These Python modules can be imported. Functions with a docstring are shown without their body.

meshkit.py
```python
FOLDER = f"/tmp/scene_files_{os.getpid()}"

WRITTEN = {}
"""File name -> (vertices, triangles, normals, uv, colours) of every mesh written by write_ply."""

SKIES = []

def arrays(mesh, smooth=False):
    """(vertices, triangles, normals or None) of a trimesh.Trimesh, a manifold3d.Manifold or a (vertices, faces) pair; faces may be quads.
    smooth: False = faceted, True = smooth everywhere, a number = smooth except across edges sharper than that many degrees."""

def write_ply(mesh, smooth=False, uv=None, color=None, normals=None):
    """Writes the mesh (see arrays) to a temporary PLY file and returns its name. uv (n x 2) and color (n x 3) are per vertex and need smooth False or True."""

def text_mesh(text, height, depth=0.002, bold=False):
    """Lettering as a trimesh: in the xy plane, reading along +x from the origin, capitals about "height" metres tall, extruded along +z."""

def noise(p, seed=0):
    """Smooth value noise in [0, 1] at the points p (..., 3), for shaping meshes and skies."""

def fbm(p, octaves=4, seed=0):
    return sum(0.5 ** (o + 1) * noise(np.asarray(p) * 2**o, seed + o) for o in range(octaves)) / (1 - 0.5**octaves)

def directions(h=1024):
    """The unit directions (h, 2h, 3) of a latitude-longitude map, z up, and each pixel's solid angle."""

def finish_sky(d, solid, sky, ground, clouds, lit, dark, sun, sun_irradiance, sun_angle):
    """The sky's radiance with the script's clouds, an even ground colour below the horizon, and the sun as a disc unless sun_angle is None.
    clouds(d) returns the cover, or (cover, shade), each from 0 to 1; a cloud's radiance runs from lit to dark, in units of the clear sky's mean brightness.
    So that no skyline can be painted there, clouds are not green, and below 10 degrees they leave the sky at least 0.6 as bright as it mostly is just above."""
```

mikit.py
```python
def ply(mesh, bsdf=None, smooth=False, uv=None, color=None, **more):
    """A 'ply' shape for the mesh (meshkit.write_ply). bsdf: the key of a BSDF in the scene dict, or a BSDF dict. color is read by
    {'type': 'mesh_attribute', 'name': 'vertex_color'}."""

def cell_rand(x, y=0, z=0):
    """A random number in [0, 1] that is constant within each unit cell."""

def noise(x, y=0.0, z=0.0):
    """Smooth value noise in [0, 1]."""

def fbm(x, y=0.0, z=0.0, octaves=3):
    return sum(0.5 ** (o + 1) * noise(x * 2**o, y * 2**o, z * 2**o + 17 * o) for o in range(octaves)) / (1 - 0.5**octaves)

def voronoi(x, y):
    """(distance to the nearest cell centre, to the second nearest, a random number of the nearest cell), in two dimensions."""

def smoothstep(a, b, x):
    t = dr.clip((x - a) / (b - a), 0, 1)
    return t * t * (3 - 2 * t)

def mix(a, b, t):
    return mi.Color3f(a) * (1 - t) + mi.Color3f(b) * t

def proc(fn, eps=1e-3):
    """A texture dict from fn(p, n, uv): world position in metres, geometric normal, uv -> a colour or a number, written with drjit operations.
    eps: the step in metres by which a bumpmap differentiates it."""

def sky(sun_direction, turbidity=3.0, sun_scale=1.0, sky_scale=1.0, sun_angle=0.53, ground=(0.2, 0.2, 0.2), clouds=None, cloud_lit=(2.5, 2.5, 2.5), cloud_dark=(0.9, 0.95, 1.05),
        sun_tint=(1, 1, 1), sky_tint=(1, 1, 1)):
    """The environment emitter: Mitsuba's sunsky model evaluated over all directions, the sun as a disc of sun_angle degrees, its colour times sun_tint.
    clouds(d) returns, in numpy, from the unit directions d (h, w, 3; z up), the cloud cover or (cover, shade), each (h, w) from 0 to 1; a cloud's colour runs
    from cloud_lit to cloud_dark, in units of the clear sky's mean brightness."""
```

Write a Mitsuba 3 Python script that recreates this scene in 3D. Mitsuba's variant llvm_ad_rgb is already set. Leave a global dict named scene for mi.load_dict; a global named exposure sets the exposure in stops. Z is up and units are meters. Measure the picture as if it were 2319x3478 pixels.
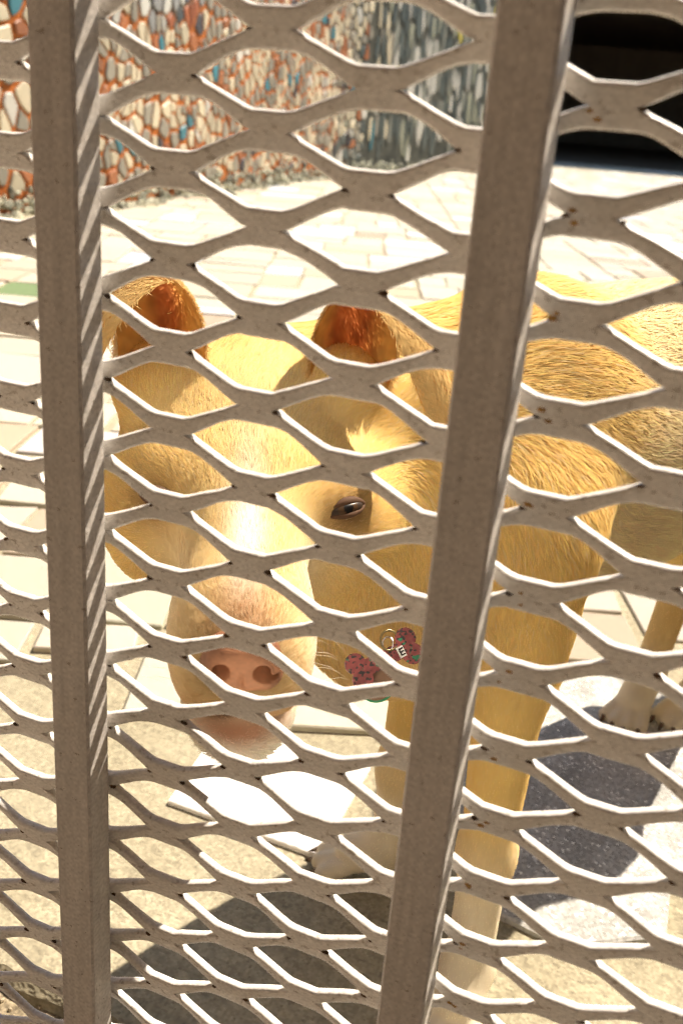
import math, numpy as np, trimesh, drjit as dr, mitsuba as mi, mikit, meshkit
from scipy.spatial import cKDTree, Voronoi
from shapely.geometry import Polygon, box as sbox, Point
from shapely import affinity

T = mi.ScalarTransform4f
scene, labels = {}, {}
rng = np.random.default_rng(7)

# ------------------------------------------------------------------ camera, sky, exposure
CAM = np.array([0.222, -0.3522, 0.700])
RIGHT = np.array([0.91420622, 0.39837295, 0.07433691])
DOWN = np.array([0.21269138, -0.31553128, -0.92477153])
FWD = np.array([-0.34494834, 0.86124271, -0.37319115])
scene['camera'] = {'type': 'thinlens', 'fov': 36.97, 'fov_axis': 'x', 'near_clip': 0.02, 'far_clip': 400.0,
                   'aperture_radius': 0.0016, 'focus_distance': 0.64,
                   'to_world': T().look_at(origin=CAM.tolist(), target=(CAM + FWD).tolist(), up=(-DOWN).tolist())}
SUN = np.array([0.50, 1.0, 1.47])
scene['sky'] = mikit.sky(SUN.tolist(), turbidity=3, sky_scale=0.75, sun_tint=(0.96, 1.0, 1.08), sky_tint=(1.06, 1.0, 0.88))
exposure = 3.0

# ------------------------------------------------------------------ helpers
def vcol(name='vertex_color'):
    return {'type': 'mesh_attribute', 'name': name}

def tag(key, label=None, category=None, group=None, kind=None):
    d = {}
    if label: d['label'] = label
    if category: d['category'] = category
    if group: d['group'] = group
    if kind: d['kind'] = kind
    labels[key] = d

def numbered(key):
    if key not in scene and key not in labels: return key
    n = 1
    while f'{key}_{n:03d}' in scene: n += 1
    return f'{key}_{n:03d}'

_count = {}
def piece_key(base):
    n = _count.get(base, 0); _count[base] = n + 1
    return base if n == 0 else f'{base}_{n:03d}'

def put(key, mesh, bsdf, smooth=False, color=None, uv=None):
    if color is not None:
        v = mesh.vertices if hasattr(mesh, 'vertices') else mesh[0]
        color = np.broadcast_to(np.asarray(color, float), (len(v), 3))
    scene[key] = mikit.ply(mesh, bsdf, smooth=smooth, color=color, uv=uv)
    return key

def put_normals(key, v, f, n, bsdf, color):
    scene[key] = {'type': 'ply', 'filename': meshkit.write_ply((v, f), False, None, color, normals=n), 'face_normals': False,
                  'bsdf': {'type': 'ref', 'id': bsdf}}
    return key

def box_mesh(x0, x1, y0, y1, z0, z1, bev=0.0):
    """A box with bevelled edges."""
    if bev <= 0:
        return trimesh.creation.box(bounds=[[x0, y0, z0], [x1, y1, z1]])
    pts = []
    for x, sx in ((x0, 1), (x1, -1)):
        for y, sy in ((y0, 1), (y1, -1)):
            for z, sz in ((z0, 1), (z1, -1)):
                pts += [(x + sx * bev, y + sy * bev, z), (x + sx * bev, y, z + sz * bev), (x, y + sy * bev, z + sz * bev)]
    return trimesh.convex.convex_hull(np.array(pts))

def slab_piece(poly, z0, z1, bev, jit=None, tilt=None):
    """A convex plate with a bevelled top edge, from a counter-clockwise outline: (vertices, triangles)."""
    p = np.asarray(poly, float); n = len(p); c = p.mean(0)
    e = np.linalg.norm(p - c, axis=1, keepdims=True)
    q = c + (p - c) * np.maximum(1 - bev / e, 0.3)
    zt = np.full(n, z1)
    if tilt is not None: zt = zt + (p - c) @ np.asarray(tilt)
    lo = np.column_stack([p, np.full(n, z0)]); mid = np.column_stack([p, zt - bev * 0.6]); top = np.column_stack([q, zt])
    v = np.vstack([lo, mid, top, [[c[0], c[1], zt.mean()]]])
    f = []
    for i in range(n):
        j = (i + 1) % n
        f += [(i, j, n + j), (i, n + j, n + i), (n + i, n + j, 2 * n + j), (n + i, 2 * n + j, 2 * n + i), (2 * n + i, 2 * n + j, 3 * n)]
    return v, np.array(f)

def joined(parts):
    vs, fs, cs, k = [], [], [], 0
    for v, f, c in parts:
        vs.append(v); fs.append(np.asarray(f) + k); cs.append(np.broadcast_to(c, (len(v), 3))); k += len(v)
    return (np.vstack(vs), np.vstack(fs)), np.vstack(cs)

# ------------------------------------------------------------------ materials
def concrete(p, n, uv):
    a = mikit.fbm(p.x * 9, p.y * 9, p.z * 9, 4)
    g = mikit.noise(p.x * 420, p.y * 420, p.z * 420)
    g2 = mikit.noise(p.x * 160 + 7, p.y * 160, p.z * 160)
    c = mikit.mix((0.265, 0.235, 0.158), (0.365, 0.33, 0.238), a)
    c = c * (0.74 + 0.42 * g) * (0.86 + 0.27 * g2)
    pit = mikit.smoothstep(0.80, 0.9, mikit.noise(p.x * 210, p.y * 210 + 3, 1.0))
    return c * (1 - 0.22 * pit)

def concrete_h(p, n, uv):
    return mikit.noise(p.x * 420, p.y * 420, p.z * 420) * 0.0007 + mikit.noise(p.x * 150, p.y * 150, 0.0) * 0.0008

def soil(p, n, uv):
    a = mikit.fbm(p.x * 60, p.y * 60, p.z * 60, 4)
    return mikit.mix((0.06, 0.045, 0.028), (0.30, 0.25, 0.17), mikit.smoothstep(0.3, 0.75, a)) * (0.6 + 0.8 * mikit.noise(p.x * 500, p.y * 500, 0.0))

def paving(p, n, uv):
    c = mikit.mix((0.27, 0.23, 0.18), (0.36, 0.31, 0.25), mikit.fbm(p.x * 3, p.y * 3, 0.0, 4))
    return c * (0.85 + 0.3 * mikit.noise(p.x * 70, p.y * 70, 0.0))

def granular(p, n, uv):
    d, e, w = mikit.voronoi(p.x * 330, p.y * 330)
    c = mikit.mix((0.26, 0.26, 0.245), (0.47, 0.47, 0.45), w)
    c = c * (0.75 + 0.5 * mikit.noise(p.x * 40, p.y * 40, 0.0))
    return mikit.mix(c, (0.78, 0.78, 0.75), mikit.smoothstep(0.93, 0.96, w))

def bar_col(p, n, uv):
    a = mikit.fbm(p.x * 40, p.y * 40, p.z * 14, 3)
    c = mikit.mix((0.38, 0.355, 0.325), (0.52, 0.49, 0.46), a)
    c = c * (0.80 + 0.40 * mikit.noise(p.x * 900, p.y * 900, p.z * 700))
    c = c * (0.84 + 0.32 * mikit.fbm(p.x * 420, p.y * 420, p.z * 16, 2))            # brushed streaks along the bar
    chip = mikit.smoothstep(0.74, 0.78, mikit.fbm(p.x * 330, p.y * 330, p.z * 330 + 5, 3))
    return mikit.mix(c, (0.16, 0.115, 0.075), chip * 0.6)

def mesh_col(p, n, uv):
    a = mikit.fbm(p.x * 40, p.y * 40, p.z * 40, 3)
    c = mikit.mix((0.61, 0.595, 0.56), (0.71, 0.695, 0.665), a)
    c = c * (0.82 + 0.36 * mikit.noise(p.x * 900, p.y * 900, p.z * 900))
    chip = mikit.smoothstep(0.66, 0.75, mikit.fbm(p.x * 380, p.y * 380, p.z * 380 + 5, 3))
    return mikit.mix(c, (0.24, 0.20, 0.15), chip * 0.5)

def gate_h(p, n, uv):
    return mikit.noise(p.x * 900, p.y * 900, p.z * 900) * 0.00012 + mikit.noise(p.x * 220, p.y * 220, p.z * 220) * 0.00025

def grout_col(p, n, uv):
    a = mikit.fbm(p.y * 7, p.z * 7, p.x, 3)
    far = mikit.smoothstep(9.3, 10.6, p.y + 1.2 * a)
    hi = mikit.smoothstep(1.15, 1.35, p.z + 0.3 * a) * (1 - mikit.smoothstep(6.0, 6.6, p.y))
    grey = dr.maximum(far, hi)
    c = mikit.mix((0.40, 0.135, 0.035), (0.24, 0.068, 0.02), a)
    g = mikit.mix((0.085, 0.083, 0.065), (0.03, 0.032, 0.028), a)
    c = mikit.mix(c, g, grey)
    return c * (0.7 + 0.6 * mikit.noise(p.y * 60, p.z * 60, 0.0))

def rough(col, r=0.8, spec=0.3, h=None, scale=1.0, eps=3e-4):
    b = {'type': 'principled', 'base_color': mikit.proc(col) if callable(col) else col, 'roughness': r, 'specular': spec}
    if h is not None:
        b = {'type': 'bumpmap', 'arbitrary': mikit.proc(h, eps=eps), 'scale': scale, 'bsdf': b}
    return b

scene['concrete'] = rough(concrete, 0.9, 0.2, concrete_h)
scene['soil_mat'] = rough(soil, 0.95, 0.1)
scene['paving_mat'] = rough(paving, 0.85, 0.3)
scene['granular_mat'] = rough(granular, 0.8, 0.4)
scene['gate_paint'] = {'type': 'twosided', 'bsdf': rough(bar_col, 0.5, 0.4, gate_h)}
scene['mesh_paint'] = {'type': 'twosided', 'bsdf': rough(mesh_col, 0.42, 0.5, gate_h)}
scene['tile_mat'] = rough(vcol(), 0.7, 0.3, concrete_h, 0.6)
scene['mosaic_mat'] = rough(vcol(), 0.45, 0.45)
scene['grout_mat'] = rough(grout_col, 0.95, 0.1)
scene['shade_blocker_mat'] = {'type': 'principled', 'base_color': {'type': 'rgb', 'value': (0.30, 0.22, 0.15)}, 'roughness': 0.9}
scene['plaster'] = {'type': 'diffuse', 'reflectance': {'type': 'rgb', 'value': (0.17, 0.135, 0.10)}}
scene['skin_mat'] = {'type': 'twosided', 'bsdf': {'type': 'principled', 'base_color': vcol(), 'roughness': 0.75, 'specular': 0.2}}
scene['fur_mat'] = {'type': 'principledthin', 'base_color': vcol(), 'roughness': 0.5, 'diff_trans': 0.4, 'eta': 1.4}
scene['ear_mat'] = {'type': 'principledthin', 'base_color': vcol(), 'roughness': 0.7, 'diff_trans': 1.1, 'eta': 1.4}
def nose_h(p, n, uv):
    return mikit.voronoi(p.x * 900 + p.y * 400, p.z * 900 + p.y * 300)[0] * 0.00035
scene['nose_mat'] = rough(vcol(), 0.5, 0.4, nose_h)
scene['eye_mat'] = {'type': 'principled', 'base_color': vcol(), 'roughness': 0.35, 'specular': 0.15}
scene['claw_mat'] = {'type': 'principled', 'base_color': {'type': 'rgb', 'value': (0.10, 0.055, 0.03)}, 'roughness': 0.4}
scene['steel'] = {'type': 'roughconductor', 'material': 'Cr', 'alpha': 0.2}
scene['brass'] = {'type': 'principled', 'base_color': {'type': 'rgb', 'value': (0.30, 0.24, 0.12)}, 'metallic': 1.0, 'roughness': 0.35}

def bone_col(p, n, uv):
    a = mikit.noise(p.x * 700, p.y * 700, p.z * 700)
    b = mikit.noise(p.x * 420 + 9, p.y * 420, p.z * 420)
    c = mikit.mix((0.20, 0.028, 0.034), (0.34, 0.085, 0.075), b)
    c = mikit.mix(c, (0.03, 0.02, 0.02), mikit.smoothstep(0.58, 0.68, a))
    return mikit.mix(c, (0.03, 0.22, 0.11), mikit.smoothstep(0.74, 0.8, b))
scene['bone_mat'] = rough(bone_col, 0.3, 0.6)
scene['tag_face'] = {'type': 'principled', 'base_color': {'type': 'rgb', 'value': (0.27, 0.17, 0.12)}, 'roughness': 0.35, 'metallic': 0.4}
scene['tag_green'] = {'type': 'principled', 'base_color': {'type': 'rgb', 'value': (0.05, 0.33, 0.16)}, 'roughness': 0.35}
scene['white_print'] = {'type': 'principled', 'base_color': {'type': 'rgb', 'value': (0.75, 0.75, 0.72)}, 'roughness': 0.5}
scene['black_print'] = {'type': 'principled', 'base_color': {'type': 'rgb', 'value': (0.02, 0.02, 0.02)}, 'roughness': 0.5}

# ------------------------------------------------------------------ ground and pavement
g = 150.0
put('ground', (np.array([[-g, -g, -0.02], [g, -g, -0.02], [g, g, -0.02], [-g, g, -0.02]]), np.array([[0, 1, 2], [0, 2, 3]])), 'paving_mat')
labels['ground'] = {'kind': 'structure'}
# the strip of soil under the gate, and the worn concrete slab whose broken edge runs beside it
def edge_y(x):
    return 0.146 + 0.006 * meshkit.noise(np.stack([x * 30, x * 0, x * 0], -1), 3) + 0.004 * meshkit.noise(np.stack([x * 140, x * 0, x * 0 + 4], -1), 5)
xs = np.linspace(-4.0, 3.0, 900)
ey = edge_y(xs)
n = len(xs)
v = np.vstack([np.column_stack([xs, ey - 0.004, np.full(n, -0.02)]), np.column_stack([xs, ey, np.full(n, -0.008)]), np.column_stack([xs, ey + 0.007, np.full(n, 0.0)]),
               np.column_stack([xs, np.full(n, 0.9), np.full(n, 0.0)]), np.column_stack([xs, np.full(n, 22.0), np.full(n, 0.0)])])
f = []
for r in range(4):
    i = np.arange(n - 1) + r * n
    f += [np.column_stack([i, i + 1, i + n + 1]), np.column_stack([i, i + n + 1, i + n])]
put('pavement', (v, np.vstack(f)), 'concrete')
labels['pavement'] = {'kind': 'structure'}
v = np.array([[-4, -0.2, -0.016], [3, -0.2, -0.016], [3, 0.16, -0.016], [-4, 0.16, -0.016.real]])
put('soil', (v, np.array([[0, 1, 2], [0, 2, 3]])), 'soil_mat')
labels['soil'] = {'kind': 'structure'}
# loose grit in the strip of soil
parts = []
for _ in range(1400):
    x, y = rng.uniform(-0.55, 0.4), rng.uniform(0.02, 0.155)
    s = rng.uniform(0.0012, 0.0042)
    m = trimesh.creation.icosphere(subdivisions=0, radius=s)
    vv = np.asarray(m.vertices) * rng.uniform(0.6, 1.3, 3) + [x, y, -0.016 + s * 0.3]
    k = rng.uniform(0.4, 1.1)
    parts.append((vv, np.asarray(m.faces), np.array([0.34, 0.28, 0.19]) * k))
m, c = joined(parts)
put('grit', m, 'tile_mat', color=c)
tag('grit', 'loose brown and pale grit lying in the strip of soil along the slab edge', 'grit', kind='stuff')

# paving tiles: a square is split again and again into rectangles, turned 18 degrees
CREAM, TAN, WHITE = (0.40, 0.37, 0.30), (0.345, 0.285, 0.21), (0.50, 0.485, 0.455)
def split(r, depth, out):
    x0, y0, x1, y1 = r
    w, h = x1 - x0, y1 - y0
    d = math.hypot((x0 + x1) / 2, (y0 + y1) / 2 - 0.2)
    want = rng.uniform(0.16, 0.34) if d < 2.6 else rng.uniform(0.22, 0.5)
    if max(w, h) < want or depth > 12:
        out.append(r); return
    t = rng.uniform(0.36, 0.64)
    if w > h: split((x0, y0, x0 + w * t, y1), depth + 1, out); split((x0 + w * t, y0, x1, y1), depth + 1, out)
    else: split((x0, y0, x1, y0 + h * t), depth + 1, out); split((x0, y0 + h * t, x1, y1), depth + 1, out)
rects = []
split((-3.2, 0.9, 8.5, 19.5), 0, rects)
ANG = math.radians(22)
WPOLY = Polygon([(0.095, 0.412), (0.174, 0.400), (0.2545, 0.458), (0.2500, 0.531), (0.262, 0.575), (0.33, 0.86), (0.17, 0.96), (-0.02, 0.80), (0.02, 0.56)])
PPOLY = Polygon([(-0.250, 0.4035), (-0.0755, 0.4025), (-0.0850, 0.5650), (-0.272, 0.552)])
special = [((-0.575, 0.575), (0.16, 0.165, 0.22)), ((-1.60, 1.80), (0.25, 0.13, 0.07)), ((-1.72, 1.95), (0.25, 0.13, 0.07)), ((-2.39, 3.94), (0.24, 0.25, 0.31)),
           ((-2.1, 2.45), (0.125, 0.18, 0.085))]
tiles = []
for (x0, y0, x1, y1) in rects:
    gap = 0.0065
    p = np.array([[x0 + gap, y0 + gap], [x1 - gap, y0 + gap], [x1 - gap, y1 - gap], [x0 + gap, y1 - gap]]) + rng.uniform(-0.007, 0.007, (4, 2))
    ca, sa = math.cos(ANG), math.sin(ANG)
    p = p @ np.array([[ca, sa], [-sa, ca]]) + [0.25, -0.55]
    c = p.mean(0)
    if c[1] < 0.50 or c[1] > 18.0 or c[0] > 4.5: continue
    if c[0] < np.interp(c[1], [0, 5.1, 6.7, 9.8, 12, 18], [-3.5, -3.5, -3.68, -4.0, -3.75, -3.55]): continue
    q = Polygon(p)
    if q.intersects(WPOLY.buffer(0.01)) or q.intersects(PPOLY.buffer(0.012)): 
        q = q.difference(WPOLY.buffer(0.008)).difference(PPOLY.buffer(0.010))
        if q.is_empty or q.geom_type != 'Polygon' or q.area < 0.004: continue
        p = np.asarray(q.convex_hull.exterior.coords)[:-1]
        if Polygon(p).intersects(WPOLY) or Polygon(p).intersects(PPOLY): continue
        if Polygon(p).exterior.is_ccw is False: p = p[::-1]
    if c[1] < 0.62 and c[0] < 0.02 and not (c[0] < -0.5): continue
    u = rng.random()
    col = np.array(CREAM if u < 0.72 else TAN if u < 0.82 else WHITE if u < 0.9 else (0.36, 0.33, 0.26) if u < 0.96 else (0.36, 0.375, 0.40))
    col = np.clip(col * rng.uniform(0.88, 1.1) * rng.uniform(0.97, 1.03, 3), 0, 0.82)
    for (sx, sy), sc in special:
        if Polygon(p).contains(Point(sx, sy)): col = np.array(sc)
    if Polygon(p).contains(Point(-0.575, 0.575)):    # the lavender tile is a cut piece
        A_, B_ = Polygon(p).intersection(sbox(-9, -9, -0.512, 9)), Polygon(p).intersection(sbox(-0.505, -9, 9, 9))
        for pp, cc in ((A_, col), (B_, np.array(CREAM))):
            pp = np.asarray(pp.exterior.coords)[:-1]
            if not Polygon(pp).exterior.is_ccw: pp = pp[::-1]
            tiles.append((np.hypot(*(pp.mean(0) - CAM[:2])), pp, cc))
        continue
    tiles.append((np.hypot(c[0] - CAM[0], c[1] - CAM[1]), p, col))
tiles.sort(key=lambda t: t[0])
def in_view(p):
    w = np.array([p[0], p[1], 0]) - CAM
    z = w @ FWD
    return z > 0 and abs(w @ RIGHT) / z < 0.42
seen = [t for t in tiles if in_view(t[1].mean(0))]
unseen = [t for t in tiles if not in_view(t[1].mean(0))]
for d, p, col in seen[:270]:
    v, f = slab_piece(p, -0.004, 0.0065 + rng.uniform(-0.002, 0.003), 0.003, tilt=rng.normal(0, 0.004, 2))
    put(piece_key('pavement__tile'), (v, f), 'tile_mat', color=col)
rest = [(*slab_piece(p, -0.004, 0.0065 + rng.uniform(-0.001, 0.002), 0.003), col) for d, p, col in seen[270:] + unseen]
m, c = joined(rest)
put('pavement__far_tiles', m, 'tile_mat', color=c)
labels['pavement__far_tiles'] = {'kind': 'stuff'}
v, f = slab_piece(np.asarray(PPOLY.exterior.coords)[:-1], -0.004, 0.006, 0.002)
put('pavement__white_tile', (v, f), 'tile_mat', color=(0.80, 0.79, 0.77))
labels['pavement__white_tile'] = {'label': 'plain bright white square tile lying proud of the concrete'}
put('pavement__granular_slab', slab_piece(np.asarray(WPOLY.exterior.coords)[:-1][::(1 if WPOLY.exterior.is_ccw else -1)], -0.004, 0.007, 0.003), 'granular_mat')

# ------------------------------------------------------------------ mosaic wall on the left
PATH = np.array([(-3.62, -1.0), (-3.66, 2.0), (-3.69, 4.15), (-3.67, 5.1), (-3.84, 6.74), (-4.16, 9.8), (-3.95, 12.0), (-3.75, 13.3), (-3.70, 15.0), (-3.80, 17.4)])
seg = np.linalg.norm(np.diff(PATH, axis=0), axis=1); S = np.concatenate([[0], np.cumsum(seg)])
def on_wall(s, z, out=0.0):
    s = np.asarray(s, float)
    x, y = np.interp(s, S, PATH[:, 0]), np.interp(s, S, PATH[:, 1])
    e = 0.12
    tx, ty = np.interp(s + e, S, PATH[:, 0]) - np.interp(s - e, S, PATH[:, 0]), np.interp(s + e, S, PATH[:, 1]) - np.interp(s - e, S, PATH[:, 1])
    l = np.hypot(tx, ty)
    return np.stack([x + out * ty / l, y - out * tx / l, np.broadcast_to(z, s.shape)], -1)
ss = np.linspace(0.05, S[-1] - 0.05, 120); HW = 3.2
lo, hi = on_wall(ss, -0.02), on_wall(ss, HW)
lob, hib = on_wall(ss, -0.02, -0.3), on_wall(ss, HW, -0.3)
n = len(ss); v = np.vstack([lo, hi, hib, lob]); f = []
for r in range(3):
    i = np.arange(n - 1) + r * n
    f += [np.column_stack([i, i + 1, i + n + 1]), np.column_stack([i, i + n + 1, i + n])]
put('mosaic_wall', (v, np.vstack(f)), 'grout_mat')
tag('mosaic_wall', 'mosaic wall of broken cream, grey and teal pieces set in rust orange grout', 'wall')
MOTIF = [(4.0, 0.55, 0.42), (5.35, 0.62, 0.34), (6.5, 0.45, 0.30), (7.3, 1.0, 0.55), (9.0, 0.8, 0.5), (5.6, 1.55, 0.36), (11.6, 1.0, 0.7), (14.6, 0.9, 0.9)]
def wall_colour(y, z):
    """Stone, tile or glass of a piece: rounded motifs of cream pieces ringed with grey, glass shards between them."""
    r, b = rng.random(), rng.random()
    cream, grey, sage = (0.64, 0.55, 0.37), (0.31, 0.275, 0.205), (0.37, 0.37, 0.26)
    m = min(math.hypot((y - a) * 0.8, z - c) / w for a, c, w in MOTIF)
    if y > 9.6 + 1.4 * b:                          # green grey end with white strips
        if r < (0.70 if m < 0.6 else 0.30): return (0.62, 0.59, 0.50)
        if r < 0.78: return (0.09, 0.105, 0.09)
        if r < 0.90: return sage
        return (0.24, 0.24, 0.19) if r < 0.985 else (0.60, 0.50, 0.10)
    if z > 1.0 + 0.2 * b and y < 6.4:              # grey, white and blue upper field
        if r < 0.36: return (0.60, 0.58, 0.50)
        if r < 0.72: return (0.33, 0.325, 0.30)
        if r < 0.78: return (0.14, 0.21, 0.32)
        if r < 0.90: return (0.40, 0.12, 0.04)
        return (0.07, 0.075, 0.07)
    if m < 0.55: return cream if r < 0.75 else (0.66, 0.62, 0.52) if r < 0.92 else grey
    if m < 1.0: return grey if r < 0.68 else cream if r < 0.84 else (0.40, 0.15, 0.05) if r < 0.95 else (0.06, 0.22, 0.26)
    if r < 0.44: return cream
    if r < 0.78: return grey
    if r < 0.90: return (0.40, 0.14, 0.045)
    if r < 0.93: return (0.06, 0.22, 0.26)
    return (0.06, 0.05, 0.05)
pieces = []
def cells(s0, s1, z0, z1, size, sx):
    """Broken pieces: Voronoi cells of jittered points, stretched by sx along the wall and pulled in for the grout."""
    nx, nz = max(1, int((s1 - s0) / (size * sx))), max(1, int((z1 - z0) / size))
    gx, gz = np.meshgrid(np.arange(-1, nx + 1), np.arange(-1, nz + 1))
    pts = np.column_stack([gx.ravel() + (gz.ravel() % 2) * 0.5, gz.ravel()]).astype(float) + rng.uniform(-0.5, 0.5, (gx.size, 2))
    pts = pts[rng.random(len(pts)) > 0.22]
    vor = Voronoi(pts)
    for i, reg in enumerate(vor.point_region):
        idx = vor.regions[reg]
        if not idx or -1 in idx: continue
        q = vor.vertices[idx]
        if q[:, 0].min() < -0.3 or q[:, 0].max() > nx + 0.5 or q[:, 1].min() < -0.4 or q[:, 1].max() > nz + 0.4: continue
        c = q.mean(0)
        q = c + (q - c) * rng.uniform(0.68, 0.86)
        q = q * [(s1 - s0) / nx, (z1 - z0) / nz] + [s0, z0]
        # clip the sharp corners so that the pieces read as rounded
        r = []
        for a, b, d in zip(np.roll(q, 1, 0), q, np.roll(q, -1, 0)):
            k = rng.uniform(0.05, 0.22)
            r += [b + (a - b) * k, b + (d - b) * k]
        pieces.append(np.array(r))
s_at = lambda y: float(np.interp(y, PATH[:, 1], S))
cells(s_at(2.4), s_at(4.75), 0.05, 2.3, 0.112, 0.9)
cells(s_at(4.75), s_at(10.3), 0.05, 2.4, 0.098, 0.9)
cells(s_at(10.3), s_at(13.6), 0.16, 2.4, 0.27, 0.30)
cells(s_at(13.6), s_at(17.2), 0.2, 2.4, 0.32, 0.4)
built = []
for q in pieces:
    if len(q) > 16: q = q[::2]
    if not Polygon(q).exterior.is_ccw: q = q[::-1]
    v, f = slab_piece(q, 0.0, rng.uniform(0.009, 0.016), 0.008)
    c = q.mean(0)
    w = on_wall(v[:, 0], v[:, 1], 0)
    o = on_wall(v[:, 0], v[:, 1], 1.0) - w
    w = w + o * v[:, 2:3]
    y = w[:, 1].mean()
    col = np.array(wall_colour(y, c[1])) * rng.uniform(0.52, 0.80)
    d = w.mean(0) - CAM; zz = d @ FWD
    vis = abs(d @ RIGHT) / zz < 0.345 and abs(d @ DOWN) / zz < 0.51
    built.append((not vis, np.linalg.norm(d), w, f, col))
built.sort(key=lambda b: (b[0], b[1]))
for _, d, w, f, col in built[:290]:
    put(piece_key('mosaic_wall__mosaic_piece'), (w, f), 'mosaic_mat', color=col)
m, c = joined([(w, f, col) for _, d, w, f, col in built[290:]])
put('mosaic_wall__small_pieces', m, 'mosaic_mat', color=c)
labels['mosaic_wall__small_pieces'] = {'kind': 'stuff'}
# gravel drifted against the foot of the wall
parts = []
for _ in range(2600):
    s = rng.uniform(s_at(2.5), s_at(17)); o = abs(rng.normal(0, 0.09)); r = rng.uniform(0.012, 0.04)
    m = trimesh.creation.icosphere(subdivisions=0, radius=r * 0.7)
    base = on_wall(np.array([s]), 0.0, 0.02 + o)[0]
    parts.append((np.asarray(m.vertices) * rng.uniform(0.6, 1.3, 3) + base + [0, 0, max(0, 0.13 * rng.random() - o * 0.8)], np.asarray(m.faces), np.array([0.40, 0.39, 0.29]) * rng.uniform(0.3, 1.3)))
m, c = joined(parts)
put('gravel', m, 'tile_mat', color=c)
tag('gravel', 'grey green gravel drifted against the foot of the mosaic wall', 'gravel', kind='stuff')

# ------------------------------------------------------------------ dark shed at the end of the yard
def quad_box(name, b, mat, **k):
    put(name, box_mesh(*b), mat); 
GY = 18.05
sh = T().translate([-3.62, GY, 0]).rotate([0, 0, 1], 18.5)
def shed(name, b, mat='plaster', bev=0.0):
    scene[name] = {**mikit.ply(box_mesh(*b, bev=bev), mat), 'to_world': sh}
shed('open_shed__back_wall', (-2.5, 9.2, 15.0, 15.2, -0.02, 2.75))
shed('open_shed__side_wall', (-2.7, -2.502, 0.0, 15.2, -0.02, 2.75))
shed('open_shed__side_wall_001', (9.202, 9.4, 0.0, 15.2, -0.02, 2.75))
shed('open_shed__roof', (-2.9, 9.6, -0.4, 15.4, 2.752, 2.9))
shed('open_shed__floor', (-2.498, 9.198, 0.02, 14.998, -0.02, 0.012))
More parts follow.
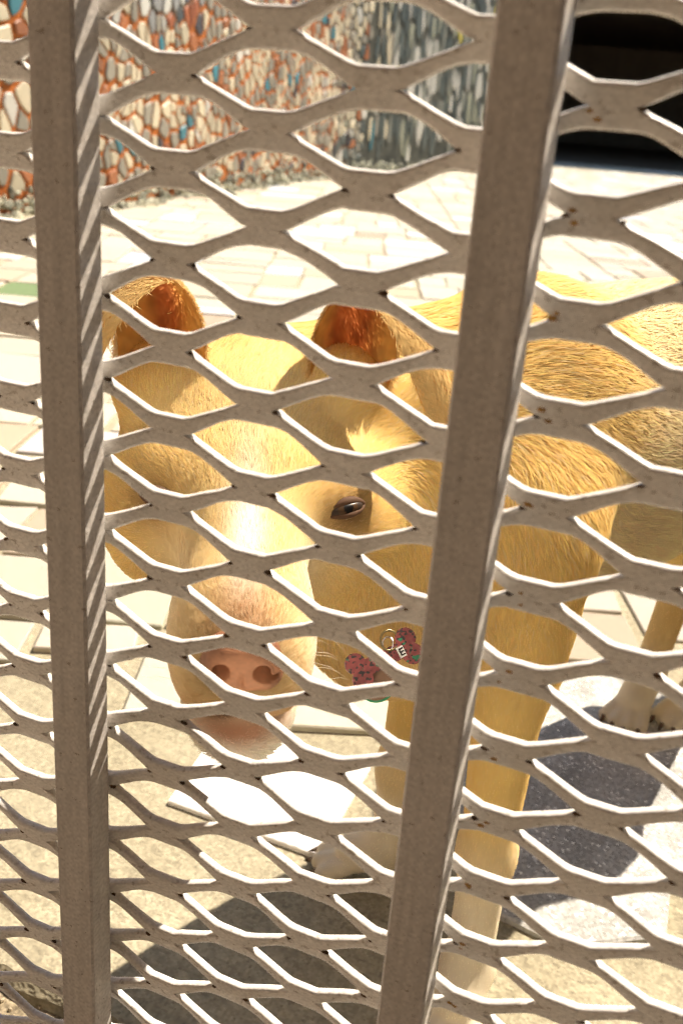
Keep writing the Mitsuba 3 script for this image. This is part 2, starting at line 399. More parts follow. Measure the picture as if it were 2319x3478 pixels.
for i in range(28):
    shed(piece_key('open_shed__board'), (-2.45 + i * 0.415, -2.07 + i * 0.415, 14.93, 14.96, 0.02, 2.74))
tag('open_shed', 'deep dark open shed with an upright board lining at the end of the yard', 'shed')

# ------------------------------------------------------------------ unseen roof and wall placed behind the camera, keeping sky off the gate
put('unseen_porch__rear_wall', box_mesh(-5.0, 5.0, -2.3, -2.1, -0.02, 2.75), 'shade_blocker_mat')
put('unseen_porch__roof', box_mesh(-5.2, 5.2, -2.32, -0.40, 2.752, 2.90), 'shade_blocker_mat')
put('added_shade_wall__wall', box_mesh(1.9, 2.2, -2.0, 3.6, -0.02, 4.2), 'shade_blocker_mat')  # added wall out of view, cuts the sky light from the right
tag('added_shade_wall', 'plain tan wall added out of view on the right to darken the shadows', 'blocker')
tag('unseen_porch', 'plain tan roof and wall out of view behind the camera, keeping sky off the gate front', 'unseen_porch')

# ------------------------------------------------------------------ gate: upright bars with a sheet of expanded metal behind them
AX, PZ, Z0 = 0.04039, 0.035, 0.7049
JJ = np.arange(-20, 24)
DZ = np.interp(JJ, [-2, -1, 0, 1, 2, 3, 4, 5, 6, 7, 8, 9, 10, 11, 12, 13], np.array([-14, -12, -6, 4, 9, 7, 2, 0, -6, -10, -9, -5, -1, 7, 15, 20]) * 1.0e-4)
def zrow(j):
    return Z0 - j * PZ + np.interp(j, JJ, DZ)
WS, TH, TILT, BF, RC = 0.0073, 0.0046, math.radians(11), 0.19, 0.0017
I0, I1 = -6, 12
sub = 12
def strip(j):
    """One zigzag strand between bond rows: low points on row j, high points half a row up; rounded by the paint except where it is bonded."""
    X = np.arange(I0 * sub, I1 * sub + 1) / sub
    par = int(round(2 * j)) % 2                   # low points at columns with the parity of the row
    ph = np.abs(((X - par + 1) % 2) - 1)          # 0 at the low points, 1 at the high points
    zl0, zh0 = zrow(j), zrow(j - 0.5)
    t = np.clip((ph - BF) / (1 - 2 * BF), 0, 1)
    up = WS + (zh0 - zl0 - WS) * t
    tl = t * t * (3 - 2 * t) * 0.55 + 0.45 * t
    tl = 1 - (1 - tl) ** 1.25
    low = (zh0 - zl0 - WS) * tl
    wob = (meshkit.noise(np.column_stack([X * 1.7, np.full(len(X), j * 3.1), X * 0]), 2) - 0.5) * 0.0014
    w2 = (meshkit.noise(np.column_stack([X * 5.1, np.full(len(X), j * 7.3), X * 0 + 9]), 2) - 0.5) * 0.0006
    free = (t > 0.05) & (t < 0.95)
    up = up + np.where(free, wob + w2, 0); low = low + np.where(free, wob - w2, 0)
    A = WS * math.tan(TILT)
    yl = A * t; yu = -A + A * t                   # lower and upper edge of the front face
    zl, zu = zl0 + low, zl0 + up
    dl = np.hypot(zu - zl, yu - yl); ey, ez = (yu - yl) / dl, (zu - zl) / dl      # across the strand
    ny, nz = ez, -ey                                                             # from the front face to the back face
    ru, rl = RC * np.clip((1 - t) / 0.2, 0.02, 1), RC * np.clip(t / 0.2, 0.02, 1)
    ring = []
    for th in np.radians([0, 30, 60, 90]):        # front top, back top, back bottom, front bottom
        c, q = math.cos(th), math.sin(th)
        ring.append((yu - ey * ru * (1 - q) + ny * ru * (1 - c), zu - ez * ru * (1 - q) + nz * ru * (1 - c)))
    for th in np.radians([90, 45, 0]):
        c, q = math.cos(th), math.sin(th)
        ring.append((yu - ey * ru * (1 - q) + ny * (TH - ru * (1 - c)), zu - ez * ru * (1 - q) + nz * (TH - ru * (1 - c))))
    for th in np.radians([0, 45, 90]):
        c, q = math.cos(th), math.sin(th)
        ring.append((yl + ey * rl * (1 - q) + ny * (TH - rl * (1 - c)), zl + ez * rl * (1 - q) + nz * (TH - rl * (1 - c))))
    for th in np.radians([90, 60, 30, 0]):
        c, q = math.cos(th), math.sin(th)
        ring.append((yl + ey * rl * (1 - q) + ny * rl * (1 - c), zl + ez * rl * (1 - q) + nz * rl * (1 - c)))
    v = np.stack([np.column_stack([X * AX, y, z]) for y, z in ring], 1).reshape(-1, 3)
    m = len(ring); f = []
    a = np.arange(len(X) - 1)[:, None] * m
    for r in range(m):
        q = (r + 1) % m
        f.append(np.stack([a + r, a + m + r, a + m + q], -1).reshape(-1, 3)); f.append(np.stack([a + r, a + m + q, a + q], -1).reshape(-1, 3))
    e = (len(X) - 1) * m
    f.append(np.array([[0, r, r + 1] for r in range(1, m - 1)])); f.append(np.array([[e, e + r + 1, e + r] for r in range(1, m - 1)]))
    return v, np.vstack(f)
parts = []
for j2 in range(-34, 39):
    v, f = strip(j2 / 2)
    parts.append((v, f, (0, 0, 0)))
m, _ = joined(parts)
m = trimesh.Trimesh(*m, process=False)
put('gate__expanded_mesh', m, 'mesh_paint', smooth=50)
# rust in the crevices at the ends of the bonds
parts = []
for j2 in range(-30, 36):
    for i in range(I0 + 1, I1):
        if (i + j2) % 2: continue
        for sd in (-1, 1):
            if rng.random() < 0.55:
                r = rng.uniform(0.0007, 0.0016)
                mm = trimesh.creation.icosphere(subdivisions=1, radius=r)
                k_ = rng.uniform(0.3, 1.2)
                parts.append((np.asarray(mm.vertices) * [1.3, 0.6, 0.8] * rng.uniform(0.8, 1.2, 3) + [(i + sd * (BF + 0.035 + rng.uniform(-0.02, 0.02))) * AX, 0.0006, zrow(j2 / 2) + rng.uniform(-0.0006, 0.0004)], np.asarray(mm.faces), np.array((0.085, 0.05, 0.025)) * k_))
for j in range(-2, 13):
    for _ in range(2):
        mm = trimesh.creation.icosphere(subdivisions=1, radius=rng.uniform(0.0006, 0.0012))
        z_ = rng.uniform(-0.004, 0.004)
        parts.append((np.asarray(mm.vertices) * [1.5, 0.4, 0.9] + [4 * AX - rng.uniform(0.004, 0.009), -z_ * math.tan(TILT), zrow(j) + z_], np.asarray(mm.faces), np.array((0.42, 0.24, 0.08)) * rng.uniform(0.6, 1.0)))
rm, rc = joined(parts)
put('gate__rust', rm, 'tile_mat', color=rc)
labels['gate__rust'] = {'kind': 'stuff', 'label': 'dark rust spots in the corners of the diamond openings'}
labels['gate__expanded_mesh'] = {'label': 'sheet of expanded metal with diamond openings'}
ZT, ZB = 1.31, 0.035
for x in (-0.215, -0.040, 0.136, 0.311, 0.4655):
    put(piece_key('gate__upright_bar'), box_mesh(x - 0.0102, x + 0.0108, -0.0205, -0.0042, ZB, ZT, 0.0012), 'gate_paint', smooth=30)
put('gate__top_rail', box_mesh(-0.24, 0.486, -0.022, 0.006, ZT + 0.001, ZT + 0.03, 0.0012), 'gate_paint')
put('gate__bottom_rail', box_mesh(-0.24, 0.486, -0.022, 0.006, ZB - 0.03, ZB - 0.001, 0.0012), 'gate_paint')
tag('gate', 'grey painted metal gate of diamond expanded mesh with square upright bars in front', 'gate')

# ------------------------------------------------------------------ dog
# head frame: origin between the eyes, l = the dog's left, f = towards the nose, u = up out of the head
HO = np.array([-0.029, 0.129, 0.496]); HF = np.array([0.44659, -0.84108, -0.30517])
HL = np.array([0.8833, 0.4690, 0.0]); HL = HL - HF * (HL @ HF); HL /= np.linalg.norm(HL)
HU = np.cross(HL, HF)
if HU[2] < 0: HU = -HU
H = lambda l, f, u: HO + l * HL + f * HF + u * HU
HM = np.stack([HL, HF, HU])
SUNLIT_STRAW = np.array((0.83, 0.685, 0.40))  # pale straw coat, with sun on back and skull painted in
GOLD, PALE, CREAMF, WHITEF, RUST = np.array((0.80, 0.565, 0.195)), np.array((0.72, 0.52, 0.225)), np.array((0.79, 0.70, 0.52)), np.array((0.82, 0.77, 0.66)), np.array((0.50, 0.26, 0.10))
prims = []                                          # (kind, a, b, ra, rb, k, flow, colour, hair length)
AXIS = np.array([0.35, 0.94, 0.0]); AXIS /= np.linalg.norm(AXIS); LEFT = np.array([0.94, -0.35, 0.0]) / math.hypot(0.94, 0.35)
def cone(a, b, ra, rb, k=0.03, flow=None, col=GOLD, hl=0.016):
    a, b = np.asarray(a, float), np.asarray(b, float)
    prims.append(('cone', a, b, ra, rb, k, (b - a) if flow is None else np.asarray(flow, float), np.asarray(col), hl))
def ell(c, r, frame, k=0.03, flow=(0, 0, -1), col=GOLD, hl=0.016):
    prims.append(('ell', np.asarray(c, float), np.asarray(r, float), frame, 0, k, np.asarray(flow, float), np.asarray(col), hl))
def mix3(a, b, t): return a * (1 - t) + b * t
BODY = np.stack([LEFT, AXIS, np.array([0, 0, 1.0])])
back = np.array([*(AXIS[:2] * 1.0), -0.25])
# trunk
ell((0.062, 0.430, 0.440), (0.092, 0.150, 0.122), BODY, 0.05, back, SUNLIT_STRAW, 0.016)
ell((0.118, 0.555, 0.440), (0.108, 0.190, 0.124), BODY, 0.05, back, SUNLIT_STRAW, 0.016)
ell((0.185, 0.710, 0.460), (0.088, 0.150, 0.098), BODY, 0.05, back, SUNLIT_STRAW, 0.016)
ell((0.228, 0.835, 0.460), (0.086, 0.115, 0.100), BODY, 0.05, back, SUNLIT_STRAW, 0.016)
cone((0.07, 0.42, 0.520), (0.225, 0.81, 0.525), 0.042, 0.042, 0.05, back, SUNLIT_STRAW, 0.016)
# neck and throat
cone(H(0, -0.115, -0.045), (0.055, 0.395, 0.495), 0.066, 0.080, 0.05, None, GOLD, 0.014)
cone(H(0, -0.075, -0.085), (0.035, 0.325, 0.420), 0.052, 0.085, 0.05, (0.1, 0.2, -1), GOLD, 0.013)
ell((0.010, 0.300, 0.372), (0.078, 0.082, 0.086), BODY, 0.04, (0.1, 0.2, -1), PALE, 0.014)
# skull, brows, cheeks, muzzle, jaw
fl = -HF
ell(H(0, -0.075, -0.036), (0.070, 0.085, 0.060), HM, 0.03, -HF, SUNLIT_STRAW * 0.5 + GOLD * 0.5, 0.0075)  # skull coat paled halfway to the sunlit tone
for s in (-1, 1):
    ell(H(s * 0.036, -0.022, -0.014), (0.026, 0.028, 0.019), HM, 0.02, -HF + s * 0.6 * HL, GOLD, 0.008)
    ell(H(s * 0.053, -0.045, -0.058), (0.037, 0.052, 0.045), HM, 0.03, -HF - 0.5 * HU, GOLD, 0.009)
    ell(H(s * 0.0165, 0.084, -0.041), (0.0215, 0.042, 0.029), HM, 0.02, -HF + s * 0.5 * HL, PALE, 0.006)
    ell(H(s * 0.060, -0.098, 0.000), (0.028, 0.028, 0.026), HM, 0.02, -HF, GOLD, 0.008)
cone(H(0, -0.01, -0.036), H(0, 0.102, -0.024), 0.040, 0.0225, 0.025, -HF, PALE, 0.006)
cone(H(0, -0.03, -0.080), H(0, 0.098, -0.084), 0.036, 0.0215, 0.014, -HF - 0.4 * HU, WHITEF, 0.007)
ell(H(0, 0.084, -0.084), (0.031, 0.037, 0.0225), HM, 0.014, -HF - 0.4 * HU, WHITEF, 0.007)
# left fore leg
cone((0.070, 0.405, 0.520), (0.085, 0.315, 0.430), 0.050, 0.050, 0.04, (0.1, 0.3, -1), GOLD, 0.015)
cone((0.085, 0.315, 0.430), (0.098, 0.345, 0.315), 0.048, 0.036, 0.04, (0.1, 0.3, -1), GOLD, 0.012)
cone((0.102, 0.312, 0.350), (0.106, 0.301, 0.160), 0.029, 0.0200, 0.03, None, GOLD, 0.0065)
cone((0.106, 0.301, 0.160), (0.106, 0.297, 0.055), 0.0195, 0.0185, 0.02, None, CREAMF, 0.006)
cone((0.106, 0.298, 0.045), (0.106, 0.275, 0.028), 0.022, 0.020, 0.015, (0, -0.6, -0.6), CREAMF, 0.005)
# right fore leg
cone((0.040, 0.440, 0.520), (-0.020, 0.365, 0.430), 0.050, 0.050, 0.04, (0.0, 0.3, -1), GOLD, 0.014)
cone((-0.020, 0.365, 0.430), (-0.002, 0.440, 0.310), 0.046, 0.038, 0.04, (0, 0.3, -1), GOLD, 0.012)
cone((0.002, 0.432, 0.335), (-0.004, 0.412, 0.130), 0.027, 0.0195, 0.03, None, GOLD, 0.0065)
cone((-0.004, 0.412, 0.130), (-0.006, 0.408, 0.050), 0.0195, 0.018, 0.02, None, CREAMF, 0.006)
cone((-0.008, 0.407, 0.042), (-0.036, 0.402, 0.027), 0.022, 0.020, 0.015, (-0.6, -0.1, -0.6), CREAMF, 0.005)
# hind legs
for (hip, stifle, hock, meta, paw, side) in (
    ((0.165, 0.870, 0.450), (0.133, 0.785, 0.315), (0.190, 0.915, 0.185), (0.174, 0.855, 0.060), (0.166, 0.828, 0.026), -1),
    ((0.280, 0.840, 0.450), (0.262, 0.765, 0.315), (0.272, 0.935, 0.185), (0.248, 0.885, 0.060), (0.226, 0.860, 0.026), 1)):
    cone(hip, stifle, 0.074, 0.046, 0.04, (0.1, 0.5, -1), GOLD, 0.014)
    cone(stifle, hock, 0.044, 0.023, 0.03, None, GOLD, 0.010)
    cone(hock, meta, 0.021, 0.018, 0.02, None, PALE, 0.008)
    cone(meta, paw, 0.021, 0.022, 0.015, None, CREAMF, 0.005)
# tail hanging behind
cone((0.265, 0.925, 0.520), (0.285, 1.020, 0.400), 0.030, 0.024, 0.03, None, GOLD, 0.03)
cone((0.285, 1.020, 0.400), (0.295, 1.060, 0.260), 0.024, 0.012, 0.02, None, PALE, 0.03)
# toes: four on each paw, side by side
TOES, CLAWS = [], []
def toes(c, fwd, spread=0.0125, length=0.028, r=0.0090):
    fwd = np.array([fwd[0], fwd[1], 0.0]); fwd /= np.linalg.norm(fwd); side = np.array([fwd[1], -fwd[0], 0])
    for i, o in enumerate((-1.5, -0.5, 0.5, 1.5)):
        a = np.array([c[0], c[1], 0.021]) + side * o * spread * 0.85
        reach = length * (1.0 if abs(o) < 1 else 0.72)
        b = np.array([c[0], c[1], 0.0110]) + side * o * spread * 1.22 + fwd * reach
        TOES.append(len(prims))
        cone(a, b, r, r, 0.0035, fwd + [0, 0, -0.3], CREAMF, 0.004)
        CLAWS.append((b + fwd * r * 0.75 + [0, 0, 0.001], fwd))
toes((0.106, 0.268), (-0.08, -1))
toes((-0.041, 0.401), (-1, -0.12))
toes((0.164, 0.818), (-0.25, -1))
toes((0.222, 0.848), (-0.3, -1))
# hollows: eye slits, mouth
EYE = [(-1, H(-0.0450, -0.0030, -0.0190)), (1, H(0.0545, -0.0045, -0.0215))]
def d_prim(pr, P):
    if pr[0] == 'cone':
        _, a, b, ra, rb = pr[:5]
        ab = b - a
        t = np.clip(((P - a) @ ab) / (ab @ ab), 0, 1)
        return np.sqrt(((P - a - t[..., None] * ab) ** 2).sum(-1)) - (ra + (rb - ra) * t)
    _, c, r, M = pr[:4]
    q = (P - c) @ M.T
    k0 = np.sqrt(((q / r) ** 2).sum(-1)); k1 = np.sqrt(((q / r ** 2) ** 2).sum(-1)) + 1e-9
    return k0 * (k0 - 1) / k1
def extent(pr):
    if pr[0] == 'cone':
        r = max(pr[3], pr[4]); return np.minimum(pr[1], pr[2]) - r, np.maximum(pr[1], pr[2]) + r
    r = pr[2].max(); return pr[1] - r, pr[1] + r
def lip_u(l, f):
    """Height of the mouth line in the head frame."""
    return -0.0615 - 0.10 * (0.125 - f) + 0.005 * np.exp(-(l / 0.008) ** 2)
def carve(F, P):
    for s in (-1, 1):                             # the nostrils run on into the muzzle
        a, b = H(s * 0.0098, 0.145, -0.0135), H(s * 0.009, 0.104, -0.0150); ab = b - a
        t = np.clip(((P - a) @ ab) / (ab @ ab), 0, 1)
        F = np.maximum(F, 0.0050 - np.sqrt(((P - a - t[..., None] * ab) ** 2).sum(-1)))
    q = (P - HO) @ HM.T
    m = np.maximum(np.abs(q[..., 2] - lip_u(q[..., 0], q[..., 1])) - 0.0026, -(F + 0.0075))
    m = np.where((q[..., 1] > 0.02) & (np.abs(q[..., 0]) < 0.06), m, 1)
    F = np.maximum(F, -m)
    return F
def field(prs, lo, hi, h, post=None):
    n = np.ceil((hi - lo) / h).astype(int) + 1
    F = np.full(n, 0.06, np.float32)
    ax = [lo[i] + h * np.arange(n[i]) for i in range(3)]
    for pr in prs:
        a, b = extent(pr); k = pr[5]
        i0 = np.clip(np.floor((a - k - 0.03 - lo) / h).astype(int), 0, n); i1 = np.clip(np.ceil((b + k + 0.03 - lo) / h).astype(int) + 1, 0, n)
        if (i1 <= i0).any(): continue
        s = tuple(slice(x, y) for x, y in zip(i0, i1))
        P = np.stack(np.meshgrid(*[ax[i][s[i]] for i in range(3)], indexing='ij'), -1)
        d = d_prim(pr, P).astype(np.float32)
        o = F[s]
        w = np.maximum(k - np.abs(o - d), 0) / k
        F[s] = np.minimum(o, d) - w * w * k * 0.25
    return F, ax
def nets(F, lo, h):
    """Naive surface nets of the field F (negative inside): (vertices, triangles)."""
    ins = F < 0
    n = np.array(F.shape) - 1
    cnt = np.zeros(n, np.int8)
    off = [(a, b, c) for a in (0, 1) for b in (0, 1) for c in (0, 1)]
    for a, b, c in off: cnt += ins[a:a + n[0], b:b + n[1], c:c + n[2]]
    idx = np.argwhere((cnt > 0) & (cnt < 8))
    ids = np.full(n, -1, np.int64); ids[tuple(idx.T)] = np.arange(len(idx))
    acc, num = np.zeros((len(idx), 3)), np.zeros(len(idx))
    g = {o: F[tuple((idx + o).T)] for o in off}
    for o in off:
        for ax in range(3):
            if o[ax]: continue
            q = list(o); q[ax] = 1; q = tuple(q)
            u, w = g[o], g[q]; m = (u < 0) != (w < 0)
            t = np.where(m, u / np.where(m, u - w, 1), 0)
            p = np.array(o, float)[None].repeat(len(idx), 0); p[:, ax] += t
            acc[m] += p[m]; num[m] += 1
    v = (idx + acc / num[:, None]) * h + lo
    tri = []
    for ax in range(3):
        b, c = (ax + 1) % 3, (ax + 2) % 3
        s0, s1 = [slice(None)] * 3, [slice(None)] * 3
        s0[ax], s1[ax] = slice(0, -1), slice(1, None)
        e = np.argwhere(ins[tuple(s0)] != ins[tuple(s1)])
        e = e[(e[:, b] > 0) & (e[:, c] > 0) & (e[:, b] < n[b]) & (e[:, c] < n[c]) & (e[:, ax] < n[ax])]
        def at(db, dc):
            q = e.copy(); q[:, b] += db; q[:, c] += dc; return ids[tuple(q.T)]
        q = np.stack([at(-1, -1), at(0, -1), at(0, 0), at(-1, 0)], 1)
        flip = ~ins[tuple(e.T)]
        q[flip] = q[flip][:, ::-1]
        tri += [q[:, [0, 1, 2]], q[:, [0, 2, 3]]]
    return v, np.vstack(tri)
def smoothed(v, f, n):
    """Taubin smoothing with even weights."""
    from scipy.sparse import coo_matrix
    e = np.vstack([f[:, [0, 1]], f[:, [1, 2]], f[:, [2, 0]]]); e = np.vstack([e, e[:, ::-1]])
    A = coo_matrix((np.ones(len(e)), (e[:, 0], e[:, 1])), shape=(len(v), len(v))).tocsr(); A.data[:] = 1
    deg = np.maximum(np.asarray(A.sum(1)).ravel(), 1)[:, None]
    for i in range(2 * n):
        v = v + (0.5 if i % 2 == 0 else -0.52) * (A @ v / deg - v)
    return v
hh = 0.0027
ext = [extent(p) for p in prims]
lo = np.min([e[0] for e in ext], 0) - 0.02; hi = np.max([e[1] for e in ext], 0) + 0.02
F, axs = field(prims, lo, hi, hh)
# carve near the head only, and cut the feet off flat on the ground
ha, hb = HO - 0.16, HO + 0.16
s = tuple(slice(max(0, int((ha[i] - lo[i]) / hh)), min(F.shape[i], int((hb[i] - lo[i]) / hh))) for i in range(3))
P = np.stack(np.meshgrid(*[axs[i][s[i]] for i in range(3)], indexing='ij'), -1)
F[s] = carve(F[s], P)
F = np.maximum(F, (0.0015 - axs[2])[None, None, :].astype(np.float32))
DV, DF = nets(F, lo, hh)
del F
DV = smoothed(DV, DF, 4)
def vnormals(v, f):
    n = np.zeros_like(v); c = np.cross(v[f[:, 1]] - v[f[:, 0]], v[f[:, 2]] - v[f[:, 0]])
    for k in range(3): np.add.at(n, f[:, k], c)
    return n / np.maximum(np.linalg.norm(n, axis=1, keepdims=True), 1e-12)
DN = vnormals(DV, DF)
# flow, colour and hair length of each vertex, from the bones near it
W = np.zeros(len(DV)); FLOW = np.zeros((len(DV), 3)); COL = np.zeros((len(DV), 3)); HLEN = np.zeros(len(DV))
for pr in prims:
    a, b = extent(pr)
    near = np.nonzero(((DV > a - 0.06) & (DV < b + 0.06)).all(1))[0]
    d = d_prim(pr, DV[near])
    w = np.exp(-np.maximum(d + 0.01, 0) / 0.010) + 1e-9
    W[near] += w; FLOW[near] += w[:, None] * pr[6] / np.linalg.norm(pr[6]); COL[near] += w[:, None] * pr[7]; HLEN[near] += w * pr[8]
W = np.maximum(W, 1e-12); COL /= W[:, None]; HLEN /= W
HQ = (DV - HO) @ HM.T                                # vertices in the head frame
BARE = np.zeros(len(DV))
def spot(c, r, col, amount=1.0, bare=0.0, hl=None):
    """Coat markings and painted tones: the colour and hair length of the coat round a point of the head frame."""
    global COL, BARE, HLEN
    w = np.exp(-(((HQ - np.array(c)) / np.array(r)) ** 2).sum(1)) * amount
    COL = COL * (1 - w[:, None]) + w[:, None] * np.array(col)
    BARE = np.maximum(BARE, w * bare)
    if hl is not None: HLEN = HLEN * (1 - w) + hl * w
PINK = (0.43, 0.215, 0.095)
spot((0, 0.045, 0.0), (0.0095, 0.065, 0.022), WHITEF, 1.0)                       # pale blaze down the bridge
spot((0, 0.104, -0.004), (0.025, 0.026, 0.022), (0.36, 0.185, 0.08), 0.95, 0.1, 0.006)   # pinkish above the nose
spot((0.041, 0.070, -0.042), (0.019, 0.045, 0.027), WHITEF, 1.0); spot((-0.041, 0.070, -0.042), (0.019, 0.045, 0.027), CREAMF, 0.95)  # pale muzzle sides; left one whitened to stand for sun on it
spot((0, 0.122, -0.048), (0.034, 0.024, 0.016), PINK, 0.9, 0.6, 0.004)          # upper lip
spot((0, 0.122, -0.071), (0.034, 0.024, 0.0085), (0.42, 0.17, 0.08), 0.9, 0.6, 0.004)   # lower lip
spot((0, 0.112, -0.101), (0.048, 0.050, 0.0155), WHITEF, 1.0, 0.0, 0.013)        # chin
spot((0, 0.120, -0.017), (0.019, 0.022, 0.013), (0.07, 0.025, 0.015), 1.0, 1.4)  # skin inside the nostrils coloured dark
for s, e in EYE:
    q = (e - HO) @ HM.T
    spot(q, (0.026, 0.018, 0.018), (0.36, 0.17, 0.06), 0.85, 0.2, 0.004)
    spot(q, (0.0165, 0.0085, 0.010), (0.07, 0.038, 0.02), 1.0, 1.3)
lip = np.where((HQ[:, 1] > 0.015) & (np.abs(HQ[:, 0]) < 0.06) & (HQ[:, 2] < -0.04), np.abs(HQ[:, 2] - lip_u(HQ[:, 0], HQ[:, 1])), 1.0)
w = np.exp(-(lip / 0.0038) ** 2); COL = COL * (1 - w[:, None]) + w[:, None] * np.array((0.08, 0.035, 0.022)); BARE = np.maximum(BARE, np.exp(-(lip / 0.006) ** 2) * 1.3)
vn = meshkit.fbm(DV * 22, 3, 4); COL = COL * (0.86 + 0.28 * vn[:, None])
put_normals('dog', DV, DF, DN, 'skin_mat', np.clip(COL * 0.85, 0, 0.85))
tag('dog', 'golden short haired dog with a pink nose standing behind the gate, looking through', 'dog')

# coat: short flat hairs laid along the flow
def coat(n, seed, where, length=1.0, width=0.00042, lift=0.26):
    r = np.random.default_rng(seed)
    tri = DV[DF]; ar = np.linalg.norm(np.cross(tri[:, 1] - tri[:, 0], tri[:, 2] - tri[:, 0]), axis=1) * 0.5
    cen = tri.mean(1)
    pr = ar * where(cen, DN[DF].mean(1)); pr /= pr.sum()
    fi = r.choice(len(DF), n, p=pr)
    b = r.dirichlet((1, 1, 1), n)
    at = lambda A: (A[DF[fi]] * b[..., None]).sum(1)
    p, nn, fl, col = at(DV), at(DN), at(FLOW), at(COL)
    L = (HLEN[DF[fi]] * b).sum(1) * length * r.uniform(0.7, 1.25, n)
    keep = (BARE[DF[fi]] * b).sum(1) < r.uniform(0.15, 1.0, n)
    p, nn, fl, col, L = p[keep], nn[keep], fl[keep], col[keep], L[keep]; n = len(p)
    nn /= np.linalg.norm(nn, axis=1, keepdims=True)
    fl /= np.linalg.norm(fl, axis=1, keepdims=True) + 1e-9
    sw = np.stack([meshkit.noise(p * 55, 11), meshkit.noise(p * 55, 12), meshkit.noise(p * 55, 13)], 1) - 0.5
    sw2 = np.stack([meshkit.noise(p * 190, 21), meshkit.noise(p * 190, 22), meshkit.noise(p * 190, 23)], 1) - 0.5
    fl = fl + sw * 0.5 + sw2 * 0.22 + r.normal(0, 0.17, (n, 3))
    fl -= nn * (fl * nn).sum(1, keepdims=True); fl /= np.linalg.norm(fl, axis=1, keepdims=True) + 1e-9
    lf = (lift * r.uniform(0.5, 1.6, n))[:, None]
    d1 = fl + nn * lf * 1.5; d1 /= np.linalg.norm(d1, axis=1, keepdims=True)
    d2 = fl + nn * lf * 0.45; d2 /= np.linalg.norm(d2, axis=1, keepdims=True)
    side = np.cross(d1, nn); side /= np.linalg.norm(side, axis=1, keepdims=True) + 1e-9
    side = side + nn * r.normal(0, 0.35, (n, 1)); side /= np.linalg.norm(side, axis=1, keepdims=True)
    wd = (width * r.uniform(0.7, 1.3, n) * np.clip(L / 0.010, 0.6, 1.5))[:, None]
    a = p - nn * 0.0004; m = a + d1 * (L * 0.5)[:, None]; t = m + d2 * (L * 0.5)[:, None]
    V = np.stack([a - side * wd, a + side * wd, m - side * wd * 0.75, m + side * wd * 0.75, t], 1).reshape(-1, 3)
    bn = np.cross(side, d1); bn *= np.sign((bn * nn).sum(1, keepdims=True)); nb = nn * 0.85 + bn * 0.3; nb /= np.linalg.norm(nb, axis=1, keepdims=True)
    N = np.repeat(nb, 5, 0)
    k = np.arange(n)[:, None] * 5
    Fh = np.concatenate([k + [0, 1, 3], k + [0, 3, 2], k + [2, 3, 4]], 1).reshape(-1, 3)
    col = col * r.uniform(0.82, 1.16, (n, 1)) * (1 + r.normal(0, 0.03, (n, 3)))
    light = r.random((n, 1)) < 0.12
    col = np.where(light, mix3(col, np.array((0.74, 0.62, 0.40)), 0.5), col)
    return V, Fh, N, np.clip(np.repeat(col, 5, 0), 0, 0.86)
def to_cam(c):
    d = np.linalg.norm(c - CAM, axis=-1); return 1.0 / d
head_w = lambda c, nrm: np.exp(-(np.linalg.norm(c - H(0, 0.0, -0.03), axis=1) / 0.13) ** 4)
V1 = coat(150000, 31, lambda c, nrm: head_w(c, nrm) + 1e-6, width=0.00028, lift=0.10)
V2 = coat(270000, 32, lambda c, nrm: np.maximum(1 - head_w(c, nrm), 0) / (0.35 + np.maximum(c[:, 1] - 0.25, 0) * 1.3) + 1e-6, width=0.00031, lift=0.10)
put_normals('dog__coat', *V1[:3], 'fur_mat', V1[3])
put_normals('dog__coat_001', *V2[:3], 'fur_mat', V2[3])
for k_ in ('dog__coat', 'dog__coat_001'): labels[k_] = {'kind': 'stuff'}

# nose leather with nostrils, on a finer grid
nprims = []
def ncone(a, b, ra, rb, k): nprims.append(('cone', np.asarray(a), np.asarray(b), ra, rb, k))
ncone(H(-0.0085, 0.119, -0.010), H(0.0085, 0.119, -0.010), 0.0098, 0.0098, 0.006)
ncone(H(-0.0105, 0.122, -0.019), H(0.0105, 0.122, -0.019), 0.0100, 0.0100, 0.006)
ncone(H(0, 0.120, -0.024), H(0, 0.117, -0.036), 0.0075, 0.006, 0.006)
nlo, nhi = H(0, 0.12, -0.018) - 0.035, H(0, 0.12, -0.018) + 0.035
F, axs = field(nprims, nlo, nhi, 0.0009)
P = np.stack(np.meshgrid(*axs, indexing='ij'), -1)
q = (P - HO) @ HM.T
for s in (-1, 1):
    for c, r in (((s * 0.0098, 0.133, -0.0130), (0.0045, 0.016, 0.0046)), ((s * 0.0132, 0.131, -0.0165), (0.0050, 0.0100, 0.0022))):
        x = (q - np.array(c)) / np.array(r)
        F = np.maximum(F, -(np.sqrt((x ** 2).sum(-1)) - 1) * 0.004)
F = np.maximum(F, -(np.hypot(q[..., 0], (q[..., 1] - 0.1335) * 0.45) - 0.0015 + np.maximum(0, (q[..., 2] + 0.010)) * 0.6))
v, f = nets(F, nlo, 0.0009)
v = smoothed(v, f, 5); m = trimesh.Trimesh(v, f, process=False); q = (v - HO) @ HM.T
rim = np.clip((np.hypot(q[:, 0] / 0.0185, (q[:, 2] + 0.015) / 0.016) - 0.62) / 0.4, 0, 1)[:, None]   # browner round the edge of the leather
cn = (np.array((0.47, 0.225, 0.12)) * (1 - rim) + np.array((0.17, 0.07, 0.032)) * rim) * (0.88 + 0.24 * meshkit.noise(v * 700, 5))[:, None]
put('dog__nose', m, 'nose_mat', smooth=True, color=cn)
labels['dog__nose'] = {'label': 'pinkish brown nose leather with two nostrils'}
